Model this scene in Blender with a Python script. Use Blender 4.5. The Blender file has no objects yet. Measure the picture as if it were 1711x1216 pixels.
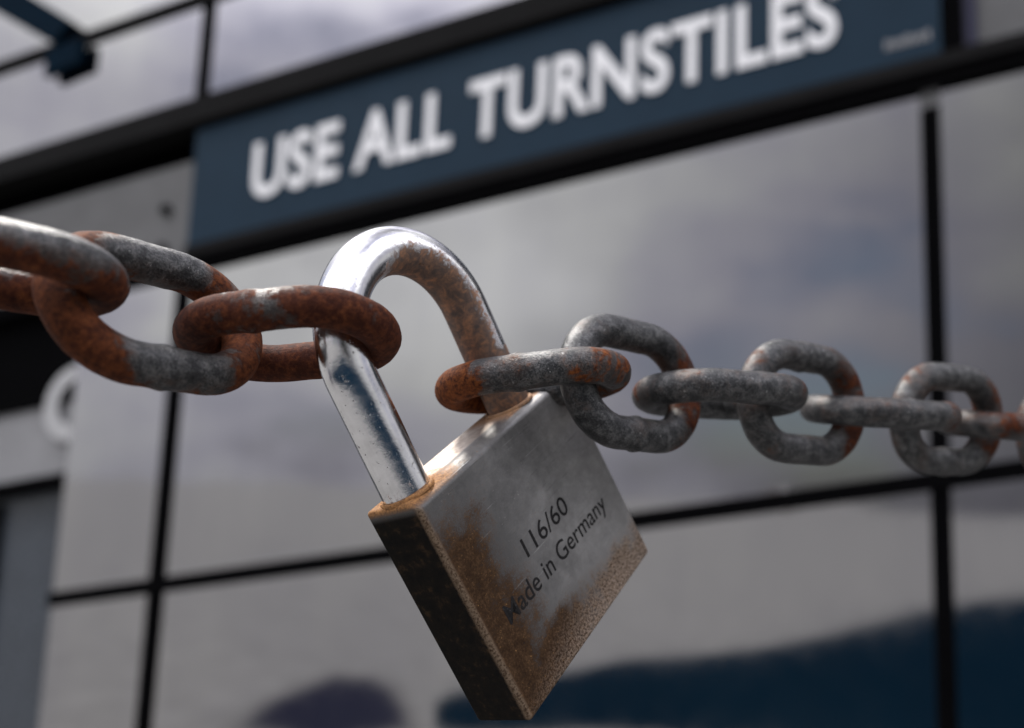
import bpy, bmesh, math, random
from mathutils import Vector, Matrix, noise as mnoise

random.seed(7)
scene = bpy.context.scene
C = scene.collection
R_ = math.radians

# ------------------------------------------------------------------ camera, world, sun, exposure
CAM = Vector((0.0, 0.0, 1.45))
# columns: camera right / down / forward expressed in world axes
UPV = Vector((415, -10500, 1500)).normalized()
_f = Vector((0, 0, 1)); _y = (_f - UPV * _f.dot(UPV)).normalized(); _x = _y.cross(UPV)
M = Matrix((_x, _y, UPV))                      # camera axes (right, down, forward) -> world
FPX = 1500.0
cam_d = bpy.data.cameras.new("camera"); cam = bpy.data.objects.new("camera", cam_d); C.objects.link(cam)
cr, cd, cf = M @ Vector((1, 0, 0)), M @ Vector((0, 1, 0)), M @ Vector((0, 0, 1))
cam.matrix_world = Matrix.Translation(CAM) @ Matrix((cr, -cd, -cf)).transposed().to_4x4()
cam_d.sensor_fit = 'HORIZONTAL'; cam_d.sensor_width = 36.0
cam_d.lens = FPX / 1711.0 * 36.0
cam_d.clip_start = 0.01; cam_d.clip_end = 2000
cam_d.dof.use_dof = True; cam_d.dof.focus_distance = 0.180; cam_d.dof.aperture_fstop = 9.5
cam_d.dof.aperture_blades = 0
scene.camera = cam

SUN_AZ, SUN_EL = -38.0, 56.0                   # azimuth from straight ahead (+Y), negative = left
sund = Vector((math.sin(R_(SUN_AZ)) * math.cos(R_(SUN_EL)), math.cos(R_(SUN_AZ)) * math.cos(R_(SUN_EL)), math.sin(R_(SUN_EL))))
world = bpy.data.worlds.new("World"); scene.world = world; world.use_nodes = True
nt = world.node_tree; nt.nodes.clear(); N = nt.nodes.new; LK = nt.links.new
wo = N('ShaderNodeOutputWorld'); bg = N('ShaderNodeBackground'); bg.inputs['Strength'].default_value = 0.1
sky = N('ShaderNodeTexSky'); sky.sky_type = 'NISHITA'; sky.sun_disc = False
sky.sun_elevation = R_(SUN_EL); sky.sun_rotation = R_(SUN_AZ); sky.dust_density = 2.0
tc = N('ShaderNodeTexCoord')
mp = N('ShaderNodeMapping'); mp.inputs['Scale'].default_value = (1.0, 1.0, 2.2)
cn = N('ShaderNodeTexNoise'); cn.inputs['Scale'].default_value = 2.1; cn.inputs['Detail'].default_value = 7; cn.inputs['Roughness'].default_value = 0.55
LK(tc.outputs['Generated'], mp.inputs['Vector']); LK(mp.outputs[0], cn.inputs['Vector'])
dot = N('ShaderNodeVectorMath'); dot.operation = 'DOT_PRODUCT'
g = Vector((-0.94, -0.20, 0.25)).normalized()   # the thin bright part of the cloud deck
dot.inputs[1].default_value = g; LK(tc.outputs['Generated'], dot.inputs[0])
glow = N('ShaderNodeMapRange'); glow.interpolation_type = 'SMOOTHSTEP'
glow.inputs['From Min'].default_value = -0.1; glow.inputs['From Max'].default_value = 1.0
glow.inputs['To Min'].default_value = 0.15; glow.inputs['To Max'].default_value = 9.5
LK(dot.outputs['Value'], glow.inputs['Value'])
sep = N('ShaderNodeSeparateXYZ'); LK(tc.outputs['Generated'], sep.inputs[0])
zen = N('ShaderNodeMapRange'); zen.interpolation_type = 'SMOOTHSTEP'; zen.inputs['From Min'].default_value = 0.35; zen.inputs['From Max'].default_value = 0.95
zen.inputs['To Min'].default_value = 0.9; zen.inputs['To Max'].default_value = 8.0
LK(sep.outputs['Z'], zen.inputs['Value'])
cv = N('ShaderNodeMapRange'); cv.inputs['From Min'].default_value = 0.3; cv.inputs['From Max'].default_value = 0.7
cv.inputs['To Min'].default_value = 0.55; cv.inputs['To Max'].default_value = 1.45
LK(cn.outputs['Fac'], cv.inputs['Value'])
dot2 = N('ShaderNodeVectorMath'); dot2.operation = 'DOT_PRODUCT'; dot2.inputs[1].default_value = Vector((0.92, -0.12, 0.35)).normalized()
LK(tc.outputs['Generated'], dot2.inputs[0])
glow2 = N('ShaderNodeMapRange'); glow2.interpolation_type = 'SMOOTHSTEP'; glow2.inputs['From Min'].default_value = 0.35; glow2.inputs['From Max'].default_value = 1.0
glow2.inputs['To Min'].default_value = 0.0; glow2.inputs['To Max'].default_value = 6.0; LK(dot2.outputs['Value'], glow2.inputs['Value'])
gs = N('ShaderNodeMath'); gs.operation = 'ADD'; LK(glow.outputs[0], gs.inputs[0]); LK(glow2.outputs[0], gs.inputs[1])
m1 = N('ShaderNodeMath'); m1.operation = 'MULTIPLY'; LK(gs.outputs[0], m1.inputs[0]); LK(cv.outputs[0], m1.inputs[1])
m2 = N('ShaderNodeMath'); m2.operation = 'MULTIPLY'; LK(m1.outputs[0], m2.inputs[0]); LK(zen.outputs[0], m2.inputs[1])
ct = N('ShaderNodeMix'); ct.data_type = 'RGBA'; ct.inputs['A'].default_value = (0.94, 0.915, 1.09, 1); ct.inputs['B'].default_value = (1.0, 1.0, 1.0, 1)
LK(cn.outputs['Fac'], cv.inputs['Value'])
ctf = N('ShaderNodeMapRange'); ctf.inputs['From Min'].default_value = 0.42; ctf.inputs['From Max'].default_value = 0.58; LK(cn.outputs['Fac'], ctf.inputs['Value']); LK(ctf.outputs[0], ct.inputs['Factor'])
cc = N('ShaderNodeVectorMath'); cc.operation = 'SCALE'; LK(ct.outputs['Result'], cc.inputs[0]); hz = N('ShaderNodeMapRange'); hz.inputs['From Min'].default_value = 0.0; hz.inputs['From Max'].default_value = 0.22
hz.inputs['To Min'].default_value = 0.74; hz.inputs['To Max'].default_value = 1.0; LK(sep.outputs['Z'], hz.inputs['Value'])
m3 = N('ShaderNodeMath'); m3.operation = 'MULTIPLY'; LK(m2.outputs[0], m3.inputs[0]); LK(hz.outputs[0], m3.inputs[1])
LK(m3.outputs[0], cc.inputs['Scale'])
cm = N('ShaderNodeMapRange'); cm.inputs['From Min'].default_value = 0.36; cm.inputs['From Max'].default_value = 0.46
cm.inputs['To Min'].default_value = 0.35; cm.inputs['To Max'].default_value = 1.0
LK(cn.outputs['Fac'], cm.inputs['Value'])
mx = N('ShaderNodeMix'); mx.data_type = 'RGBA'
gap = N('ShaderNodeVectorMath'); gap.operation = 'DOT_PRODUCT'; gap.inputs[1].default_value = Vector((-0.5, 0.5, 0.7)).normalized()
LK(tc.outputs['Generated'], gap.inputs[0])            # a blue gap in the clouds up to the left
gm = N('ShaderNodeMapRange'); gm.interpolation_type = 'SMOOTHSTEP'; gm.inputs['From Min'].default_value = 0.88; gm.inputs['From Max'].default_value = 0.97
gm.inputs['To Min'].default_value = 1.0; gm.inputs['To Max'].default_value = 0.12; LK(gap.outputs['Value'], gm.inputs['Value'])
gx = N('ShaderNodeMath'); gx.operation = 'MULTIPLY'; LK(cm.outputs[0], gx.inputs[0]); LK(gm.outputs[0], gx.inputs[1])
LK(gx.outputs[0], mx.inputs['Factor']); LK(sky.outputs[0], mx.inputs['A']); LK(cc.outputs[0], mx.inputs['B'])
LK(mx.outputs['Result'], bg.inputs['Color']); LK(bg.outputs[0], wo.inputs['Surface'])

sl = bpy.data.lights.new("sun", 'SUN'); sl.energy = 5.0; sl.angle = R_(12); sl.color = (1.0, 0.96, 0.9)
so = bpy.data.objects.new("sun", sl); C.objects.link(so); so.location = CAM + sund * 5
so.rotation_euler = sund.to_track_quat('Z', 'Y').to_euler()
vs = scene.view_settings; vs.view_transform = 'Standard'; vs.look = 'None'; vs.exposure = 0.0; vs.gamma = 1.0
vs.use_curve_mapping = False

# ------------------------------------------------------------------ helpers
def tag(o, label=None, cat=None, group=None, kind=None):
    if label: o['label'] = label
    if cat: o['category'] = cat
    if group: o['group'] = group
    if kind: o['kind'] = kind
    return o
def obj(name, bm, mat, parent=None, smooth=False):
    me = bpy.data.meshes.new(name)
    bmesh.ops.recalc_face_normals(bm, faces=bm.faces)
    bm.to_mesh(me); bm.free(); me.materials.append(mat)
    if smooth:
        for p in me.polygons: p.use_smooth = True
    o = bpy.data.objects.new(name, me); C.objects.link(o)
    if parent: o.parent = parent
    return o
def empty(name, mat4=None, loc=None):
    o = bpy.data.objects.new(name, None); C.objects.link(o); o.empty_display_size = 0.02
    if mat4 is not None: o.matrix_world = mat4
    if loc is not None: o.location = loc
    return o
def cv2w(p): return CAM + M @ (Vector(p) * 0.001)      # millimetres in camera axes -> world metres

# ------------------------------------------------------------------ materials
class NT:
    def __init__(s, name):
        s.m = bpy.data.materials.new(name); s.m.use_nodes = True; s.t = s.m.node_tree
        s.b = s.t.nodes['Principled BSDF']
    def n(s, ty, **kw):
        x = s.t.nodes.new(ty)
        for k, v in kw.items():
            if hasattr(x, k): setattr(x, k, v)
            else: x.inputs[k.replace('_', ' ')].default_value = v
        return x
    def l(s, a, b): s.t.links.new(a, b)
    def val(s, x, sock):
        if isinstance(x, (int, float)): sock.default_value = x
        else: s.l(x, sock)
    def math(s, op, a, b=0.0, clamp=False):
        x = s.t.nodes.new('ShaderNodeMath'); x.operation = op; x.use_clamp = clamp
        s.val(a, x.inputs[0]); s.val(b, x.inputs[1]); return x.outputs[0]
    def mr(s, v, a, b, c=0.0, d=1.0, smooth=True):
        x = s.t.nodes.new('ShaderNodeMapRange'); x.interpolation_type = 'SMOOTHSTEP' if smooth else 'LINEAR'
        for nm, q in (('From Min', a), ('From Max', b), ('To Min', c), ('To Max', d)): s.val(q, x.inputs[nm])
        s.val(v, x.inputs['Value']); return x.outputs[0]
    def mix(s, f, a, b):
        x = s.t.nodes.new('ShaderNodeMix'); x.data_type = 'RGBA'
        s.val(f, x.inputs['Factor'])
        for q, k in ((a, 'A'), (b, 'B')):
            if isinstance(q, tuple): x.inputs[k].default_value = (*q, 1.0)
            else: s.l(q, x.inputs[k])
        return x.outputs['Result']
    def mixf(s, f, a, b):
        x = s.t.nodes.new('ShaderNodeMix'); x.data_type = 'FLOAT'
        s.val(f, x.inputs['Factor']); s.val(a, x.inputs['A']); s.val(b, x.inputs['B']); return x.outputs['Result']
    def noise(s, vec, scale, detail=6, rough=0.6, dist=0.0):
        x = s.t.nodes.new('ShaderNodeTexNoise'); x.inputs['Scale'].default_value = scale
        x.inputs['Detail'].default_value = detail; x.inputs['Roughness'].default_value = rough
        x.inputs['Distortion'].default_value = dist; s.l(vec, x.inputs['Vector']); return x.outputs['Fac']
    def ramp(s, f, stops):
        x = s.t.nodes.new('ShaderNodeValToRGB'); e = x.color_ramp.elements
        while len(e) < len(stops): e.new(0.5)
        for el, (p, c) in zip(e, stops): el.position = p; el.color = (*c, 1)
        s.val(f, x.inputs['Fac']); return x.outputs['Color']
    def coords(s, offset_random=True):
        t = s.t.nodes.new('ShaderNodeTexCoord')
        v = s.t.nodes.new('ShaderNodeVectorMath'); v.operation = 'SCALE'; v.inputs['Scale'].default_value = 1000.0
        s.l(t.outputs['Object'], v.inputs[0])
        if not offset_random: return v.outputs[0], v.outputs[0]
        oi = s.t.nodes.new('ShaderNodeObjectInfo')
        a = s.t.nodes.new('ShaderNodeVectorMath'); a.operation = 'ADD'; s.l(v.outputs[0], a.inputs[0])
        s.l(s.math('MULTIPLY', oi.outputs['Random'], 431.0), a.inputs[1])
        return v.outputs[0], a.outputs[0]
    def sep(s, v):
        x = s.t.nodes.new('ShaderNodeSeparateXYZ'); s.l(v, x.inputs[0]); return x.outputs
    def attr(s, name, ty='OBJECT'):
        x = s.t.nodes.new('ShaderNodeAttribute'); x.attribute_type = ty; x.attribute_name = name; return x.outputs['Fac']
    def bump(s, h, strength, dist, prev=None):
        x = s.t.nodes.new('ShaderNodeBump'); x.inputs['Strength'].default_value = strength; x.inputs['Distance'].default_value = dist
        s.l(h, x.inputs['Height'])
        if prev is not None: s.l(prev, x.inputs['Normal'])
        s.l(x.outputs[0], s.b.inputs['Normal']); return x.outputs[0]
    def out(s, col=None, rough=None, metal=None, spec=None):
        for k, v in (('Base Color', col), ('Roughness', rough), ('Metallic', metal), ('Specular IOR Level', spec)):
            if v is None: continue
            if isinstance(v, tuple): s.b.inputs[k].default_value = (*v, 1)
            else: s.val(v, s.b.inputs[k])
        return s.m

def flat(name, col, rough=0.5, metal=0.0, spec=0.4, var=0.18, scale=0.01):
    q = NT(name); v, vr = q.coords()
    n1 = q.noise(vr, scale, 6, 0.6); n2 = q.noise(vr, scale * 9, 4, 0.6)
    f = q.mr(q.math('ADD', q.math('MULTIPLY', n1, 0.7), q.math('MULTIPLY', n2, 0.3)), 0.3, 0.7, 1 - var, 1 + var, False)
    x = q.t.nodes.new('ShaderNodeVectorMath'); x.operation = 'SCALE'; x.inputs[0].default_value = col; q.l(f, x.inputs['Scale'])
    return q.out(x.outputs[0], q.mr(n2, 0.3, 0.7, max(rough - .08, .02), min(rough + .08, 1), False), metal, spec)

def chain_material():
    q = NT('galvanised_rusting_steel'); v, vr = q.coords(); x, y, z = q.sep(v)
    n1 = q.noise(vr, 0.11, 8, 0.66, 0.4); n2 = q.noise(vr, 0.42, 8, 0.7); n3 = q.noise(vr, 2.4, 5, 0.65); n4 = q.noise(vr, 0.9, 6, 0.7)
    right = q.mr(x, -5.0, 5.0)
    e = q.mr(q.math('ABSOLUTE', x), 6.0, 15.0)
    lv = q.mixf(right, q.attr('rust_first_end'), q.attr('rust_last_end'))
    level = q.mixf(e, q.attr('rust_middle'), lv)
    level = q.math('ADD', level, q.math('MULTIPLY', q.attr('rust_face'), q.math('MULTIPLY', z, 0.26)))
    level = q.math('ADD', level, q.math('MULTIPLY', q.attr('rust_strand'), q.mr(y, -5.0, 5.0, -1.0, 1.0)))
    nn = q.math('ADD', q.math('MULTIPLY', q.math('SUBTRACT', n1, 0.5), 1.7), q.math('MULTIPLY', q.math('SUBTRACT', n2, 0.5), 0.9))
    mask = q.mr(q.math('ADD', level, nn), 0.40, 0.62)
    zinc = q.ramp(q.math('ADD', q.math('MULTIPLY', n2, 0.6), q.math('MULTIPLY', n3, 0.4)), [(0.34, (0.012, 0.0125, 0.013)), (0.48, (0.042, 0.043, 0.044)), (0.62, (0.16, 0.16, 0.158))])
    spk = q.mr(n4, 0.64, 0.70)
    zinc = q.mix(q.math('MULTIPLY', spk, 0.75), zinc, (0.52, 0.52, 0.50))
    pit = q.mr(n3, 0.36, 0.30)
    stn = q.mr(q.math('ADD', level, nn), 0.16, 0.52)
    zinc = q.mix(q.math('MULTIPLY', stn, 0.6), zinc, (0.055, 0.032, 0.022))
    zinc = q.mix(q.math('MULTIPLY', pit, 0.7), zinc, (0.03, 0.028, 0.026))
    rust = q.ramp(q.math('ADD', q.math('MULTIPLY', n2, 0.55), q.math('MULTIPLY', n4, 0.45)), [(0.34, (0.018, 0.006, 0.004)), (0.48, (0.046, 0.013, 0.007)), (0.59, (0.100, 0.030, 0.012)), (0.72, (0.24, 0.095, 0.03))])
    warm = q.math('MULTIPLY', q.attr('rust_warmth'), q.mr(q.math('ADD', q.math('MULTIPLY', n4, 0.6), q.math('MULTIPLY', n3, 0.4)), 0.38, 0.60))
    rust = q.mix(warm, rust, (0.26, 0.082, 0.020))
    col = q.mix(mask, zinc, rust)
    ro = q.mixf(mask, q.mr(n3, 0.3, 0.7, 0.25, 0.42, False), 0.72)
    me = q.mixf(mask, 0.5, 0.0)
    b = q.bump(q.math('ADD', n2, q.math('MULTIPLY', mask, 0.3)), 0.5, 0.0007)
    q.bump(n3, 0.55, 0.00025, b)
    return q.out(col, ro, me, q.mixf(mask, 0.35, 0.10))

def shackle_material():
    q = NT('worn_chromed_steel'); v, vr = q.coords(False)
    n1 = q.noise(v, 0.16, 7, 0.65); n2 = q.noise(v, 0.85, 6, 0.72); n3 = q.noise(v, 0.5, 7, 0.7, 0.5)
    st = q.attr('stain', 'GEOMETRY')
    mask = q.mr(q.math('ADD', st, q.math('MULTIPLY', q.math('SUBTRACT', n3, 0.5), 1.3)), 0.42, 0.75)
    pits = q.mr(n2, 0.63, 0.67)
    chrome = q.ramp(n1, [(0.3, (0.60, 0.60, 0.60)), (0.6, (0.80, 0.80, 0.81))])
    rust = q.ramp(n3, [(0.34, (0.030, 0.013, 0.006)), (0.5, (0.12, 0.055, 0.024)), (0.64, (0.33, 0.14, 0.05))])
    col = q.mix(pits, chrome, (0.04, 0.022, 0.014))
    col = q.mix(q.math('MULTIPLY', mask, 0.93), col, rust)
    ro = q.mixf(q.math('MAXIMUM', mask, pits), q.mr(n1, 0.3, 0.7, 0.09, 0.2, False), 0.6)
    me = q.mixf(q.math('MAXIMUM', mask, pits), 1.0, 0.25)
    b = q.bump(q.math('SUBTRACT', 1.0, pits), 0.3, 0.0002)
    q.bump(n3, 0.08, 0.0006, b)
    return q.out(col, ro, me, 0.5)

def body_material():
    q = NT('scuffed_rusting_lock_steel'); v, vr = q.coords(False); w, h, t = q.sep(v)
    n1 = q.noise(v, 0.075, 7, 0.62, 0.3); n2 = q.noise(v, 0.35, 8, 0.7); n3 = q.noise(v, 1.9, 6, 0.7); n4 = q.noise(v, 5.0, 3, 0.6)
    nn = q.math('ADD', q.math('MULTIPLY', q.math('SUBTRACT', n1, 0.5), 1.5), q.math('MULTIPLY', q.math('SUBTRACT', n2, 0.5), 0.8))
    left = q.math('MULTIPLY', q.mr(w, 29.0, 4.0), q.mr(h, 3.0, 18.0, 0.5, 1.0))
    low = q.mr(q.math('ADD', h, q.math('MULTIPLY', w, -0.05)), 32.0, 45.0)
    lvl = q.math('MAXIMUM', left, low)
    fine = q.math('ADD', q.math('MULTIPLY', q.math('SUBTRACT', n3, 0.5), 0.7), q.math('MULTIPLY', q.math('SUBTRACT', n4, 0.5), 0.5))
    mask = q.mr(q.math('ADD', q.math('ADD', lvl, nn), fine), 0.28, 0.86)
    steel = q.ramp(q.math('ADD', q.math('MULTIPLY', n1, 0.35), q.math('ADD', q.math('MULTIPLY', n2, 0.4), q.math('MULTIPLY', n3, 0.25))), [(0.34, (0.19, 0.185, 0.18)), (0.5, (0.275, 0.27, 0.262)), (0.66, (0.39, 0.385, 0.375))])
    side_light = q.t.nodes.new('ShaderNodeVectorMath'); side_light.operation = 'SCALE'; q.l(steel, side_light.inputs[0])
    q.l(q.mr(q.math('ADD', w, q.math('MULTIPLY', q.math('SUBTRACT', n1, 0.5), 28.0)), 8.0, 54.0, 0.40, 1.12), side_light.inputs['Scale']); steel = side_light.outputs[0]  # steel painted lighter to the right, for the brighter light there
    dent = q.mr(n2, 0.345, 0.29)
    steel = q.mix(q.math('MULTIPLY', dent, 0.6), steel, (0.07, 0.068, 0.066))
    # long thin scratches
    mp_ = q.n('ShaderNodeMapping'); mp_.inputs['Rotation'].default_value = (0, 0, R_(38)); mp_.inputs['Scale'].default_value = (0.06, 2.6, 1); q.l(v, mp_.inputs['Vector'])
    sc = q.mr(q.noise(mp_.outputs[0], 1.0, 3, 0.5), 0.68, 0.74)
    steel = q.mix(q.math('MULTIPLY', sc, 0.45), steel, (0.6, 0.6, 0.59))
    rust = q.ramp(q.math('ADD', q.math('MULTIPLY', n2, 0.5), q.math('MULTIPLY', n3, 0.5)), [(0.36, (0.018, 0.010, 0.0055)), (0.5, (0.048, 0.026, 0.013)), (0.66, (0.115, 0.066, 0.034))])
    pale = q.ramp(n4, [(0.36, (0.12, 0.075, 0.048)), (0.6, (0.60, 0.48, 0.38))])
    corner = q.math('MULTIPLY', q.mr(q.math('ADD', h, q.math('MULTIPLY', w, 0.35)), 46.0, 66.0), q.mr(n3, 0.42, 0.56))
    rust = q.mix(corner, rust, pale)
    mq_ = q.n('ShaderNodeMapping'); mq_.inputs['Rotation'].default_value = (0, 0, R_(-57)); mq_.inputs['Scale'].default_value = (0.10, 4.2, 1); q.l(v, mq_.inputs['Vector'])
    sd = q.mr(q.noise(mq_.outputs[0], 1.0, 3, 0.55), 0.64, 0.70)
    steel = q.mix(q.math('MULTIPLY', sd, 0.55), steel, (0.06, 0.058, 0.056))
    chip = q.mr(n3, 0.655, 0.69)
    steel = q.mix(q.math('MULTIPLY', chip, 0.8), steel, (0.66, 0.66, 0.64))
    fleck = q.math('MULTIPLY', q.mr(n3, 0.60, 0.66), q.mr(n1, 0.42, 0.6))
    steel = q.mix(q.math('MULTIPLY', fleck, 0.7), steel, (0.20, 0.105, 0.035))
    gold = q.math('MULTIPLY', q.mr(q.noise(v, 1.3, 6, 0.75), 0.60, 0.66), q.mr(n2, 0.40, 0.55))
    rust = q.mix(q.math('MULTIPLY', gold, 0.8), rust, (0.34, 0.19, 0.07))
    col = q.mix(mask, steel, rust)
    # ochre rust round the shackle holes on the top plate
    topm = q.math('MULTIPLY', q.mr(h, 1.8, 0.4), q.mr(q.math('ADD', w, q.math('MULTIPLY', q.math('SUBTRACT', n2, 0.5), 14.0)), 17.0, 11.0))
    topm = q.math('MAXIMUM', topm, q.math('MULTIPLY', q.mr(h, 0.6, 0.2), q.mr(w, 33.0, 39.0, 0.0, 0.85)))
    ochre = q.ramp(n3, [(0.35, (0.10, 0.04, 0.014)), (0.6, (0.38, 0.19, 0.07))])
    pl = q.math('MULTIPLY', q.mr(h, 0.9, 0.2), q.mr(t, 4.0, 5.5))
    col = q.mix(pl, col, q.ramp(n2, [(0.35, (0.34, 0.27, 0.22)), (0.6, (0.62, 0.55, 0.49))]))
    col = q.mix(topm, col, ochre)
    # the left flank is coloured near black, its shade put in over dark rust
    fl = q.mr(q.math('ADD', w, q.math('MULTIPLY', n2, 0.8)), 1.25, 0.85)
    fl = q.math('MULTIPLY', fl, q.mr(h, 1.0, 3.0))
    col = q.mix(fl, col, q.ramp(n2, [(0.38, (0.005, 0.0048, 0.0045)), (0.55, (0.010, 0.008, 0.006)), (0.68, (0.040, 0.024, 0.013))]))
    edge = q.mr(q.math('ADD', q.math('ADD', w, t), q.math('MULTIPLY', q.math('SUBTRACT', n3, 0.5), 3.0)), 1.5, 0.7)
    col = q.mix(q.math('MULTIPLY', edge, 0.8), col, q.ramp(n3, [(0.4, (0.06, 0.035, 0.02)), (0.6, (0.30, 0.22, 0.15))]))
    mm = q.math('MAXIMUM', q.math('MAXIMUM', mask, topm), fl)
    ro = q.mixf(mm, q.mr(n3, 0.3, 0.7, 0.34, 0.52, False), 0.72)
    me = q.mixf(mm, 0.55, 0.0)
    b = q.bump(n2, 0.22, 0.0007); q.bump(n3, 0.28, 0.0002, b)
    return q.out(col, ro, me, q.mixf(q.math('MAXIMUM', fl, mask), 0.35, 0.06))

def panel_material():
    q = NT('satin_cladding'); v, vr = q.coords()
    n1 = q.noise(vr, 0.0018, 4, 0.5); n2 = q.noise(vr, 0.02, 5, 0.6)
    mp_ = q.n('ShaderNodeMapping'); mp_.inputs['Scale'].default_value = (0.012, 0.012, 0.0012); q.l(vr, mp_.inputs['Vector'])
    n3 = q.noise(mp_.outputs[0], 1.0, 4, 0.55)                     # rain streaks
    f = q.mr(q.math('ADD', q.math('MULTIPLY', n1, 0.75), q.math('MULTIPLY', n3, 0.25)), 0.3, 0.7)
    col = q.mix(f, (0.38, 0.38, 0.395), (0.45, 0.45, 0.45))
    q.bump(q.noise(vr, 0.0028, 1, 0.4), 0.10, 0.02)
    return q.out(col, q.mr(n2, 0.3, 0.7, 0.04, 0.075, False), 1.0, 0.5)

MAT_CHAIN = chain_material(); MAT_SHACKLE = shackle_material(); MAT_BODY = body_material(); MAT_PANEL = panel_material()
MAT_BLACK = flat('black_frame_paint', (0.0022, 0.0022, 0.0025), 0.9, spec=0.02)
MAT_DARK = flat('dark_grey_paint', (0.011, 0.011, 0.011), 0.85, spec=0.06)
MAT_FASCIA = flat('grey_fascia_paint', (0.11, 0.11, 0.11), 0.6)
MAT_GREYROW = flat('mid_grey_paint', (0.24, 0.24, 0.245), 0.5)
MAT_NAVY = flat('navy_paint', (0.010, 0.010, 0.035), 0.5)
MAT_SIGN = flat('slate_blue_sign', (0.012, 0.029, 0.048), 0.6, spec=0.12, var=0.1)
MAT_LETTER = flat('white_letters', (0.86, 0.86, 0.86), 0.5, var=0.05)
MAT_BLUE = flat('dark_blue_paint', (0.002, 0.010, 0.020), 0.8, spec=0.03)
MAT_DIM = flat('weathered_white', (0.42, 0.42, 0.42), 0.6, var=0.15, scale=0.02)
MAT_GLASS = flat('dark_window_glass', (0.045, 0.055, 0.068), 0.3, spec=0.6)
def ink_material():
    q = NT('worn_engraving'); v, vr = q.coords(False)
    n2 = q.noise(v, 0.9, 6, 0.7); n3 = q.noise(v, 3.0, 4, 0.6)
    f = q.mr(q.math('ADD', q.math('MULTIPLY', n2, 0.6), q.math('MULTIPLY', n3, 0.4)), 0.55, 0.74)
    return q.out(q.mix(f, (0.014, 0.013, 0.013), (0.13, 0.125, 0.12)), 0.7, 0.1, 0.15)
MAT_INK = ink_material()
MAT_ROAD = flat('blue_black_tarmac', (0.0022, 0.0082, 0.0155), 1.0, spec=0.0, var=0.3, scale=0.01)
def patch_material():
    q = NT('added_dark_patch'); v, vr = q.coords()
    f = q.mr(q.math('ADD', q.attr('dark_fade', 'GEOMETRY'), q.math('MULTIPLY', q.math('SUBTRACT', q.noise(vr, 0.004, 5, 0.6), 0.5), 0.5)), 0.05, 0.95)
    return q.out(q.mix(f, (0.125, 0.123, 0.12), (0.007, 0.008, 0.019)), 0.9, 0.0, 0.05)
MAT_PATCH = patch_material()
MAT_GROUND = flat('worn_paving', (0.125, 0.123, 0.12), 0.85, var=0.3, scale=0.003)

# ------------------------------------------------------------------ the ground
bm = bmesh.new(); bmesh.ops.create_grid(bm, x_segments=4, y_segments=4, size=600)
tag(obj('ground', bm, MAT_GROUND), kind='structure')
def sheet(name, pts, z, mat):
    bm = bmesh.new(); bm.faces.new([bm.verts.new((x, y, z)) for x, y in pts])
    return tag(obj(name, bm, mat), kind='structure')
# the dark blue tarmac drive that the polished panels mirror, and an unseen dark patch added for the smudge they reflect
sheet('road', [(-2.43, -0.50), (-2.90, -1.10), (-2.97, -1.40), (-2.88, -1.93), (-2.67, -2.94), (-2.38, -4.09), (-2.02, -5.5), (-1.78, -7.26), (-1.46, -10.0), (-1.0, -12.0), (-0.4, -14.5), (1.5, -19), (5, -24), (60, -60), (60, -3.6), (6, -3.2), (2.5, -2.7), (0.4, -2.15), (-0.8, -1.65), (-1.7, -1.0)], 0.004, MAT_ROAD)
pp_ = [(-2.5, -0.35), (-2.9, -0.72), (-3.3, -1.05), (-3.7, -1.25), (-3.92, -1.1), (-3.8, -0.7), (-3.6, -0.2), (-3.2, 0.35), (-2.6, 0.3)]
cx_ = sum(p[0] for p in pp_) / 9; cy_ = sum(p[1] for p in pp_) / 9
bm = bmesh.new(); rr_ = [[bm.verts.new((cx_ + (x - cx_) * k, cy_ + (y - cy_) * k, 0.004)) for x, y in pp_] for k in (1.18, 0.72)]
for k in range(9): bm.faces.new((rr_[0][k], rr_[0][(k + 1) % 9], rr_[1][(k + 1) % 9], rr_[1][k]))
bm.faces.new(rr_[1])
po = tag(obj('paving_patch', bm, MAT_PATCH), kind='structure')
pa = po.data.attributes.new('dark_fade', 'FLOAT', 'POINT')
for i in range(18): pa.data[i].value = 0.0 if i < 9 else 1.0

# ------------------------------------------------------------------ turnstile wall: a, b run along and up the wall, k towards the viewer
HW = M @ (-Vector((-5145, 984, 1500))).normalized()
NW = HW.cross(Vector((0, 0, 1))).normalized()
P0 = CAM + M @ Vector((0, 0, 2.2))
def wp(a, b, k=0.0): return P0 + HW * a + Vector((0, 0, b)) + NW * k
def wbox(bm, a0, a1, b0, b1, k0, k1):
    vs_ = [bm.verts.new(wp(a, b, k)) for k in (k0, k1) for b in (b0, b1) for a in (a0, a1)]
    for f in ((0, 1, 3, 2), (4, 5, 7, 6), (0, 1, 5, 4), (2, 3, 7, 6), (0, 2, 6, 4), (1, 3, 7, 5)):
        bm.faces.new([vs_[i] for i in f])
    return bm
def wpart(name, mat, parent, *boxes):
    bm = bmesh.new()
    for bx in boxes: wbox(bm, *bx)
    o = obj(name, bm, mat)
    root = parent
    # object origin at the wall's origin so that textures are in metres of the wall
    o.data.transform(Matrix.Translation(-P0)); o.parent = root
    return o
wall = empty('turnstile_wall', loc=P0)
tag(wall, 'wall of satin grey metal panels in black frames behind the padlock', 'wall')

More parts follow.
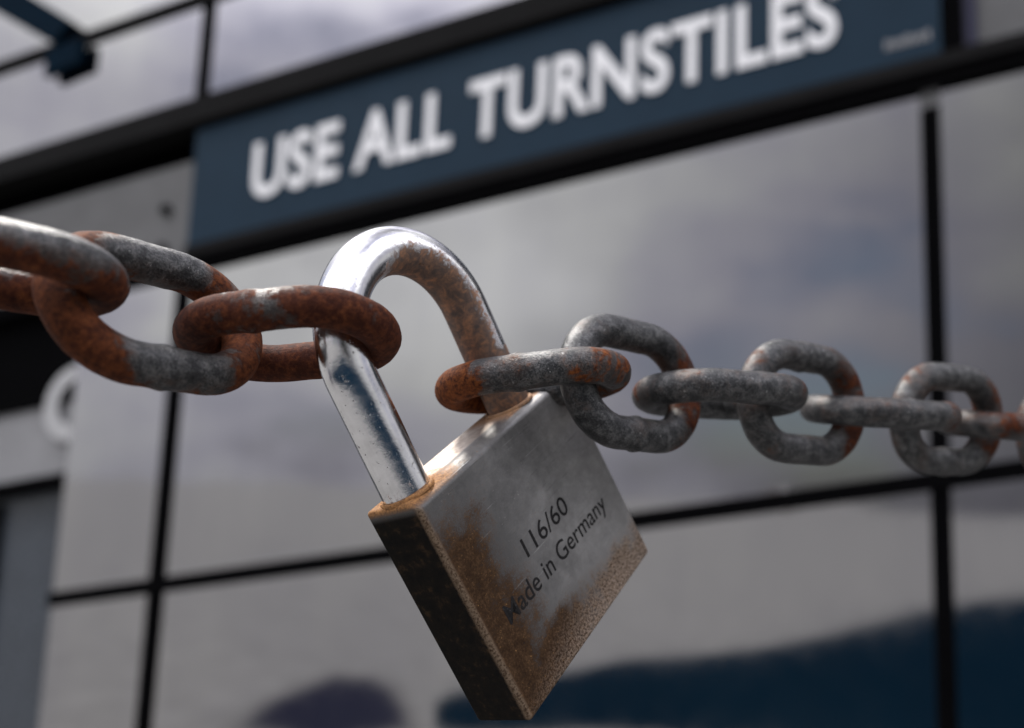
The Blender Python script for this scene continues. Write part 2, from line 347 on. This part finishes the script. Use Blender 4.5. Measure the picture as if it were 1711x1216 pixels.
def panel(a0, a1, b0, b1):
    o = wpart('cladding_panel', MAT_PANEL, wall, (a0, a1, b0, b1, -0.02, 0.0))
    return o
MUL = [-0.995, 0.965, 2.75]; MW = 0.019
LEFT = -1.345
cols = [(LEFT, MUL[0] - MW), (MUL[0] + MW, MUL[1] - MW), (MUL[1] + MW, MUL[2] - MW)]
for a0, a1 in cols:
    panel(a0, a1, -0.400, 0.437 if a0 > -1.1 else 0.437)
    panel(a0, a1, -1.12, -0.442)
acols = [(-2.75, MUL[0] - MW), (MUL[0] + MW, MUL[1] - MW), (MUL[1] + MW, MUL[2] - MW)]
for a0, a1 in acols:
    panel(a0, a1, 0.945, 1.264)
    panel(a0, a1, 1.298, 2.3)
for i, a in enumerate(MUL[:2]):
    top = 0.395 if i == 1 else 0.437
    wpart('mullion', MAT_BLACK, wall, (a - MW, a + MW, -1.12, top, -0.02, 0.012))
    wpart('mullion', MAT_BLACK, wall, (a - MW * .9, a + MW * .9, 0.945, 2.3, -0.02, 0.010))
wpart('mullion_cap', MAT_FASCIA, wall, (MUL[1] - MW, MUL[1] + MW, 0.395, 0.437, -0.02, 0.009))
wpart('rail', MAT_BLACK, wall, (LEFT, MUL[2], -0.442, -0.400, -0.022, 0.016))
wpart('rail', MAT_DARK, wall, (-2.75, MUL[2], 1.264, 1.298, -0.022, 0.014))
wpart('beam', MAT_DARK, wall, (-2.75, MUL[2], 0.868, 0.943, -0.05, 0.045))
# recess and fascia plate left of the sign
wpart('recess', MAT_BLACK, wall, (-2.75, -0.985, 0.775, 0.868, -0.20, -0.16), (-2.75, -0.985, 0.437, 0.775, -0.20, -0.16))  # black backs stand in for the shade inside the recess
fp = wpart('fascia_plate', MAT_FASCIA, wall, (-2.75, -0.988, 0.478, 0.770, -0.03, 0.006))
wpart('fascia_trim', MAT_BLACK, wall, (-2.75, -0.988, 0.435, 0.478, -0.03, 0.014))
for a, b in ((-1.075, 0.642), (-1.075, 0.525)):
    bm = bmesh.new(); bmesh.ops.create_cone(bm, cap_ends=True, segments=18, radius1=0.017, radius2=0.015, depth=0.016)
    bm.transform(Matrix.Translation(wp(a, b, 0.012) - P0) @ NW.to_track_quat('Z', 'Y').to_matrix().to_4x4())
    obj('bolt', bm, MAT_BLACK, fp)
# strips under the sign
wpart('sill', MAT_DARK, wall, (-0.985, MUL[2], 0.476, 0.508, -0.03, 0.030))
wpart('sill_trim', MAT_BLACK, wall, (-0.985, MUL[2], 0.437, 0.476, -0.03, 0.022))
# right of the sign
wpart('post', MAT_BLACK, wall, (0.992, 1.036, 0.508, 0.868, -0.05, 0.02))
wpart('post_edge', MAT_NAVY, wall, (1.036, 1.064, 0.508, 0.868, -0.05, 0.012))
wpart('fascia_plate', MAT_FASCIA, wall, (1.064, MUL[2], 0.508, 0.868, -0.05, 0.0))
# bay left of the panels
wpart('sign_box', MAT_BLACK, wall, (-2.75, LEFT - 0.004, 0.146, 0.435, -0.08, -0.02))
wpart('grey_band', MAT_GREYROW, wall, (-2.75, LEFT - 0.004, -0.062, 0.146, -0.08, -0.03))
wpart('bay_rail', MAT_BLACK, wall, (-2.75, LEFT - 0.004, -0.105, -0.062, -0.08, -0.015))
wn = wpart('window', MAT_GLASS, wall, (-2.75, LEFT - 0.004, -1.12, -0.105, -0.10, -0.07))
wpart('frame', MAT_DARK, wn, (-1.66, -1.63, -1.10, -0.12, -0.07, -0.05))
wpart('base_course', MAT_DARK, wall, (-2.75, MUL[2], -1.6, -1.12, -0.10, 0.02))
wpart('backing', MAT_BLACK, wall, (-2.75, MUL[2], -1.6, 2.3, -0.30, -0.21))

def wprism(bm, pts, k0, k1, org):
    lo = [bm.verts.new(wp(a, b, k0) - org) for a, b in pts]; hi = [bm.verts.new(wp(a, b, k1) - org) for a, b in pts]
    bm.faces.new(lo); bm.faces.new(hi)
    for i in range(len(pts)): bm.faces.new((lo[i], lo[(i + 1) % len(pts)], hi[(i + 1) % len(pts)], hi[i]))
# blue sign
sign = empty('turnstile_sign', loc=wp(0, 0.68, 0.0))
tag(sign, 'long slate blue sign reading USE ALL TURNSTILES in white capitals', 'sign')
def spart(name, mat, *boxes):
    bm = bmesh.new()
    for bx in boxes: wbox(bm, *bx)
    o = obj(name, bm, mat); o.data.transform(Matrix.Translation(-sign.location)); o.parent = sign; return o
spart('board', MAT_SIGN, (-0.981, 0.988, 0.510, 0.850, -0.03, 0.024))
spart('shade_strip', MAT_BLACK, (-0.981, 0.988, 0.850, 0.866, -0.03, 0.020))  # black strip painted in for the beam's shadow above the board

def text_mesh(body, size, offset=0.0, extrude=0.001, spacing=1.0, kern=()):
    cu = bpy.data.curves.new('t', 'FONT'); cu.body = body; cu.size = size; cu.offset = offset; cu.extrude = extrude
    cu.space_character = spacing; cu.resolution_u = 6
    for i, k in kern: cu.body_format[i].kerning = k
    o = bpy.data.objects.new('t', cu); C.objects.link(o)
    dg = bpy.context.evaluated_depsgraph_get(); me = bpy.data.meshes.new_from_object(o.evaluated_get(dg))
    bpy.data.objects.remove(o); bpy.data.curves.remove(cu)
    bm = bmesh.new(); bm.from_mesh(me); bpy.data.meshes.remove(me)
    xs = [v.co.x for v in bm.verts]; ys = [v.co.y for v in bm.verts]
    return bm, min(xs), max(xs), min(ys), max(ys)
def wall_text(body, a0, a1, b0, b1, k, thick, offset, parent, name, mat, spacing=1.0):
    bm, x0, x1, y0, y1 = text_mesh(body, 1.0, offset, 0.5, spacing)
    for v in bm.verts:
        a = a0 + (v.co.x - x0) / (x1 - x0) * (a1 - a0); b = b0 + (v.co.y - y0) / (y1 - y0) * (b1 - b0)
        v.co = wp(a, b, k + thick * (v.co.z + 0.5)) - parent.location
    return obj(name, bm, mat, parent)
wall_text('USE ALL TURNSTILES', -0.778, 0.770, 0.594, 0.757, 0.0245, 0.004, 0.024, sign, 'lettering', MAT_LETTER, 1.06)
# small unreadable maker's mark: a row of tiny pale strokes
bm = bmesh.new()
for i in range(7):
    a = 0.872 + i * 0.014; wbox(bm, a, a + 0.0095, 0.548, 0.566 + (0.004 if i % 3 == 0 else 0), 0.0245, 0.0265)
o = obj('small_mark', bm, MAT_GREYROW); o.data.transform(Matrix.Translation(-sign.location)); o.parent = sign

# white letter C half behind the panel edge
ltr = empty('letter_sign', loc=wp(-1.40, 0.135, 0))
tag(ltr, 'white letter C on the black box at the left edge under the chain', 'letter sign')
bm, x0, x1, y0, y1 = text_mesh('C', 1.0, 0.03, 0.5)
for v in bm.verts:
    a = -1.462 + (v.co.x - x0) / (x1 - x0) * 0.20; b = 0.025 + (v.co.y - y0) / (y1 - y0) * 0.225
    v.co = wp(a, b, -0.0195 + 0.010 * (v.co.z + 0.5)) - ltr.location
obj('letter', bm, MAT_DIM, ltr)

# dark blue strut at the top left
strut = empty('blue_strut', loc=wp(-1.6, 1.40, 0.05))
tag(strut, 'dark blue diagonal strut across the upper rail in the top left corner', 'strut')
bm = bmesh.new()
wprism(bm, [(-1.98, 1.60), (-1.90, 1.66), (-1.47, 1.325), (-1.53, 1.27)], 0.016, 0.05, strut.location)
obj('bar', bm, MAT_BLUE, strut)
bm = bmesh.new(); wprism(bm, [(-1.56, 1.175), (-1.43, 1.185), (-1.43, 1.262), (-1.56, 1.262)], 0.0145, 0.04, strut.location)
obj('foot_plate', bm, MAT_BLUE, strut)

# ------------------------------------------------------------------ padlock (millimetres in its own axes: w along, h down, t back)
RL = Matrix(((0.50460995, 0.43679365, -0.74470135), (-0.39826924, 0.88308125, 0.24809094), (0.76599635, 0.17140249, 0.61957306)))
TL = Vector((-18.1410733, 25.86312754, 167.55405857))
W, H, T = 60.0, 50.34, 14.575
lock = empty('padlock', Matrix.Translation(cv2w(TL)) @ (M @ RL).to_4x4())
tag(lock, 'worn steel padlock with tall shackle hanging between the two chain ends', 'padlock')
mm = 0.001
bm = bmesh.new()
prof = [(0, 2.6), (1.3, 0), (H, 0), (H, T), (0, T)]       # (h, t): the front top edge is chamfered
A_ = [bm.verts.new((0, h * mm, t * mm)) for h, t in prof]; B_ = [bm.verts.new((W * mm, h * mm, t * mm)) for h, t in prof]
bm.faces.new(A_); bm.faces.new(B_)
for i in range(len(prof)): bm.faces.new((A_[i], A_[(i + 1) % 5], B_[(i + 1) % 5], B_[i]))
bmesh.ops.recalc_face_normals(bm, faces=bm.faces)
bmesh.ops.bevel(bm, geom=list(bm.edges), offset=0.0009, segments=4, affect='EDGES', profile=0.5)
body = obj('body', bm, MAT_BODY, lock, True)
md = body.modifiers.new('wn', 'WEIGHTED_NORMAL'); md.keep_sharp = True
u1, u2, DS, hs, tilt = 5.895, 45.252, 10.2, 24.585, 0.054
def shackle_path():
    r = (u2 - u1) / 2; cx = (u1 + u2) / 2; P = []
    n = 26
    for i in range(n): P.append((u1, 6 - (hs + 6) * i / (n - 1)))
    for i in range(1, 48):
        a = math.pi - math.pi * i / 48; P.append((cx + r * math.cos(a), -hs - r * math.sin(a)))
    for i in range(n): P.append((u2, -hs + (hs + 6) * i / (n - 1)))
    return [Vector((x, y * math.cos(tilt), y * math.sin(tilt) + T / 2)) for x, y in P], Vector(((u1 + u2) / 2, -hs + 8, T / 2))
def sweep(P, rad, seg, closed, ref, jitter=None):
    """tube along P; ref(p, tangent) gives the section's first axis"""
    bm = bmesh.new(); rings = []; n = len(P)
    for i, p in enumerate(P):
        a = P[(i + 1) % n] if closed else P[min(i + 1, n - 1)]; b = P[i - 1] if closed else P[max(i - 1, 0)]
        t = (a - b).normalized(); x = ref(p, t); x = (x - t * x.dot(t)).normalized(); y = t.cross(x); ring = []
        for k in range(seg):
            an = 2 * math.pi * k / seg; dv = x * math.cos(an) + y * math.sin(an)
            rr = rad * (1 + (jitter(p + dv * rad, i) if jitter else 0))
            ring.append(bm.verts.new((p + dv * rr) * mm))
        rings.append(ring)
    m_ = n if closed else n - 1
    for i in range(m_):
        r0, r1 = rings[i], rings[(i + 1) % n]
        for k in range(seg): bm.faces.new((r0[k], r0[(k + 1) % seg], r1[(k + 1) % seg], r1[k]))
    if not closed: bm.faces.new(rings[0]); bm.faces.new(rings[-1])
    return bm
P, ctr = shackle_path()
bm = sweep(P, DS / 2, 40, False, lambda p, t: Vector((0, 0, 1)), lambda q, i: 0.010 * mnoise.noise(q * 0.12))
shk = obj('shackle', bm, MAT_SHACKLE, lock, True)
at = shk.data.attributes.new('stain', 'FLOAT', 'POINT')
for i, vtx in enumerate(shk.data.vertices):
    p = vtx.co * 1000
    # rust sits on the inner side of the bow and of the far leg, and at the foot of the near leg
    best = min(P, key=lambda c: (c - p).length_squared); dv = (p - best)
    inn = (ctr - best); inn.z = 0; inn.normalize()
    c = dv.normalized().dot((inn + Vector((0, 0, -0.25))).normalized())
    far = min(1, max(0, (p.x - 17) / 12))
    s = far * (0.30 + 0.85 * c) if c > -0.4 else 0.0
    if p.x < 14 and p.y > -9: s = max(s, 0.50 * min(1, (p.y + 9) / 9))
    if p.x > 30 and p.y > -14: s = max(s, 0.85)
    at.data[i].value = max(0.0, min(1.0, s))
for uu in (u1, u2):
    bm = bmesh.new(); n_ = 40; prof_ = [(5.05, 0.35), (5.05, -0.30), (5.35, -0.50), (5.75, -0.42), (6.0, -0.05), (6.0, 0.3)]
    rings = [[bm.verts.new(Vector((uu + r * math.cos(2 * math.pi * k / n_) * (0.97 if uu < 10 else 1), y, T / 2 + r * math.sin(2 * math.pi * k / n_))) * mm) for k in range(n_)] for r, y in prof_]
    for a, b in zip(rings, rings[1:]):
        for k in range(n_): bm.faces.new((a[k], a[(k + 1) % n_], b[(k + 1) % n_], b[k]))
    obj('collar', bm, MAT_BODY, lock, True)
# engraved text
def lock_text(body_, w0, w1, h_base, h_top, slope=0.0, kern=()):
    bm, x0, x1, y0, y1 = text_mesh(body_, 1.0, 0.004, 0.5, 1.0, kern)
    hh = h_base - h_top
    for v in bm.verts:
        w = w0 + (v.co.x - x0) / (x1 - x0) * (w1 - w0); h = h_base - (v.co.y - y0) / (y1 - y0) * hh + slope * (w - w0)
        v.co = Vector((w, h, -0.02 - 0.03 * (v.co.z + 0.5))) * mm
    return bm
obj('engraved_text', lock_text('116/60', 20.4, 39.2, 25.8, 21.5, 0.0, ((0, -0.22), (1, -0.12))), MAT_INK, lock)
obj('engraved_text', lock_text('Made in Germany', 7.2, 52.2, 34.2, 28.6), MAT_INK, lock)

# ------------------------------------------------------------------ chain links
D_, PIT, WI = 7.70, 28.59, 16.07
def link_mesh(name, seed, weld_side):
    hw = (WI + D_) / 2; hl = PIT / 2 + D_ / 2 - hw; P = []
    n = 40
    for i in range(n): a = -math.pi / 2 + math.pi * i / (n - 1); P.append(Vector((hl + hw * math.cos(a), hw * math.sin(a), 0)))
    m_ = 16
    for i in range(1, m_): P.append(Vector((hl - 2 * hl * i / m_, hw, 0)))
    for i in range(n): a = math.pi / 2 + math.pi * i / (n - 1); P.append(Vector((-hl + hw * math.cos(a), hw * math.sin(a), 0)))
    for i in range(1, m_): P.append(Vector((-hl + 2 * hl * i / m_, -hw, 0)))
    off = Vector((seed * 31.7, seed * 11.3, 5.0))
    def jit(q, i):
        v = 0.035 * mnoise.noise((q + off) * 0.16) + 0.014 * mnoise.noise((q + off) * 0.6) + 0.007 * mnoise.noise((q + off) * 1.7)
        if (q.y > 0) == (weld_side > 0):
            ww = math.exp(-((q.x + 1.5) / 1.5) ** 2); v += 0.12 * ww * (0.6 + 0.6 * mnoise.noise((q + off) * 0.5))
        return v
    bm = sweep(P, D_ / 2, 28, True, lambda p, t: Vector((0, 0, 1)), jit)
    me = bpy.data.meshes.new(name); bmesh.ops.recalc_face_normals(bm, faces=bm.faces); bm.to_mesh(me); bm.free()
    me.materials.append(MAT_CHAIN)
    for p in me.polygons: p.use_smooth = True
    return me
meshes = [link_mesh('chain_link', s, w) for s, w in ((1, 1), (2, -1), (3, 1), (4, -1))]
LINKS = [  # centre (mm, camera axes), long axis, normal, rust at first end / middle / last end, mesh, label
    ([-85.86, -16.34, 146.31], [0.8923, 0.1657, 0.4199], [-0.0504, 0.9609, -0.2721], .72, .62, .60, 0, 'grey and brown chain link cut off by the left edge of the photo'),
    ([-64.49, -9.02, 163.34], [0.5894, 0.1508, 0.7936], [0.7257, -0.5305, -0.4381], 1.0, .36, 1.0, 1, 'grey link with rusty ends between the left edge link and the rust brown one'),
    ([-43.02, -5.2, 172.87], [0.9768, -0.08, -0.1988], [-0.0031, 0.9223, -0.3865], .98, .76, 1.0, 2, 'rust brown chain link hooked round the left leg of the shackle'),
    ([4.6, 4.1, 200.0], [0.965, -0.125, -0.11], [-0.10, -0.965, 0.235], .98, .22, .44, 3, 'link half orange rust half grey over the padlock top corner'),
    ([27.9, 4.6, 207.0], [0.77, 0.13, 0.625], [0.635, -0.25, -0.735], .10, .12, .58, 1, 'open grey link just right of the padlock with its lower strand showing'),
    ([50.53, 7.67, 218.35], [0.9332, 0.0729, 0.3519], [-0.0015, -0.9784, 0.2067], .30, .16, .25, 0, 'edge on grey link joining the first two open links right of the padlock'),
    ([74.46, 9.99, 229.6], [0.8526, 0.1082, 0.5112], [0.5205, -0.0899, -0.8491], .25, .14, .62, 2, 'second open grey link right of the padlock with a weld lump on top'),
    ([98.81, 13.02, 241.37], [0.9361, 0.0658, 0.3456], [0.0612, -0.9978, 0.0243], .22, .15, .55, 3, 'edge on grey link joining the second and third open links on the right'),
    ([122.81, 15.66, 253.21], [0.8817, 0.0698, 0.4666], [0.4674, 0.0054, -0.884], .40, .14, .60, 1, 'third open link right of the padlock with rust inside, in front of the black mullion'),
    ([146.9, 18.3, 265.0], [0.9361, 0.0658, 0.3456], [0.0612, -0.9978, 0.0243], .35, .25, .5, 0, 'blurred edge on link running out of the right side of the photo'),
    ([170.9, 20.9, 276.9], [0.8817, 0.0698, 0.4666], [0.4674, 0.0054, -0.884], .40, .25, .5, 2, 'blurred open link at the very right edge, farthest of the chain'),
]
FACE = [0.38, -0.30, 0.10, 0, 0, 0.10, 0, 0.08, -0.10, 0.05, 0]; STRAND = [-0.15, 0, -0.22] + [0.0] * 8
for li, (cen, ax, nr, r0, rm, r1, mi, lab) in enumerate(LINKS):
    o = bpy.data.objects.new('chain_link', meshes[mi]); C.objects.link(o)
    a = (M @ Vector(ax)).normalized(); n_ = M @ Vector(nr); n_ = (n_ - a * n_.dot(a)).normalized(); b = n_.cross(a)
    o.matrix_world = Matrix.Translation(cv2w(cen)) @ Matrix((a, b, n_)).transposed().to_4x4()
    o['rust_first_end'] = r0; o['rust_middle'] = rm; o['rust_last_end'] = r1
    o['rust_face'] = FACE[li]; o['rust_strand'] = float(STRAND[li]); o['rust_warmth'] = [0.08, 0.22, 0.03, 0.55, 0.1, 0.1, 0.1, 0.1, 0.2, 0.1, 0.1][li]
    tag(o, lab, 'chain link', 'links of the rusty chain')
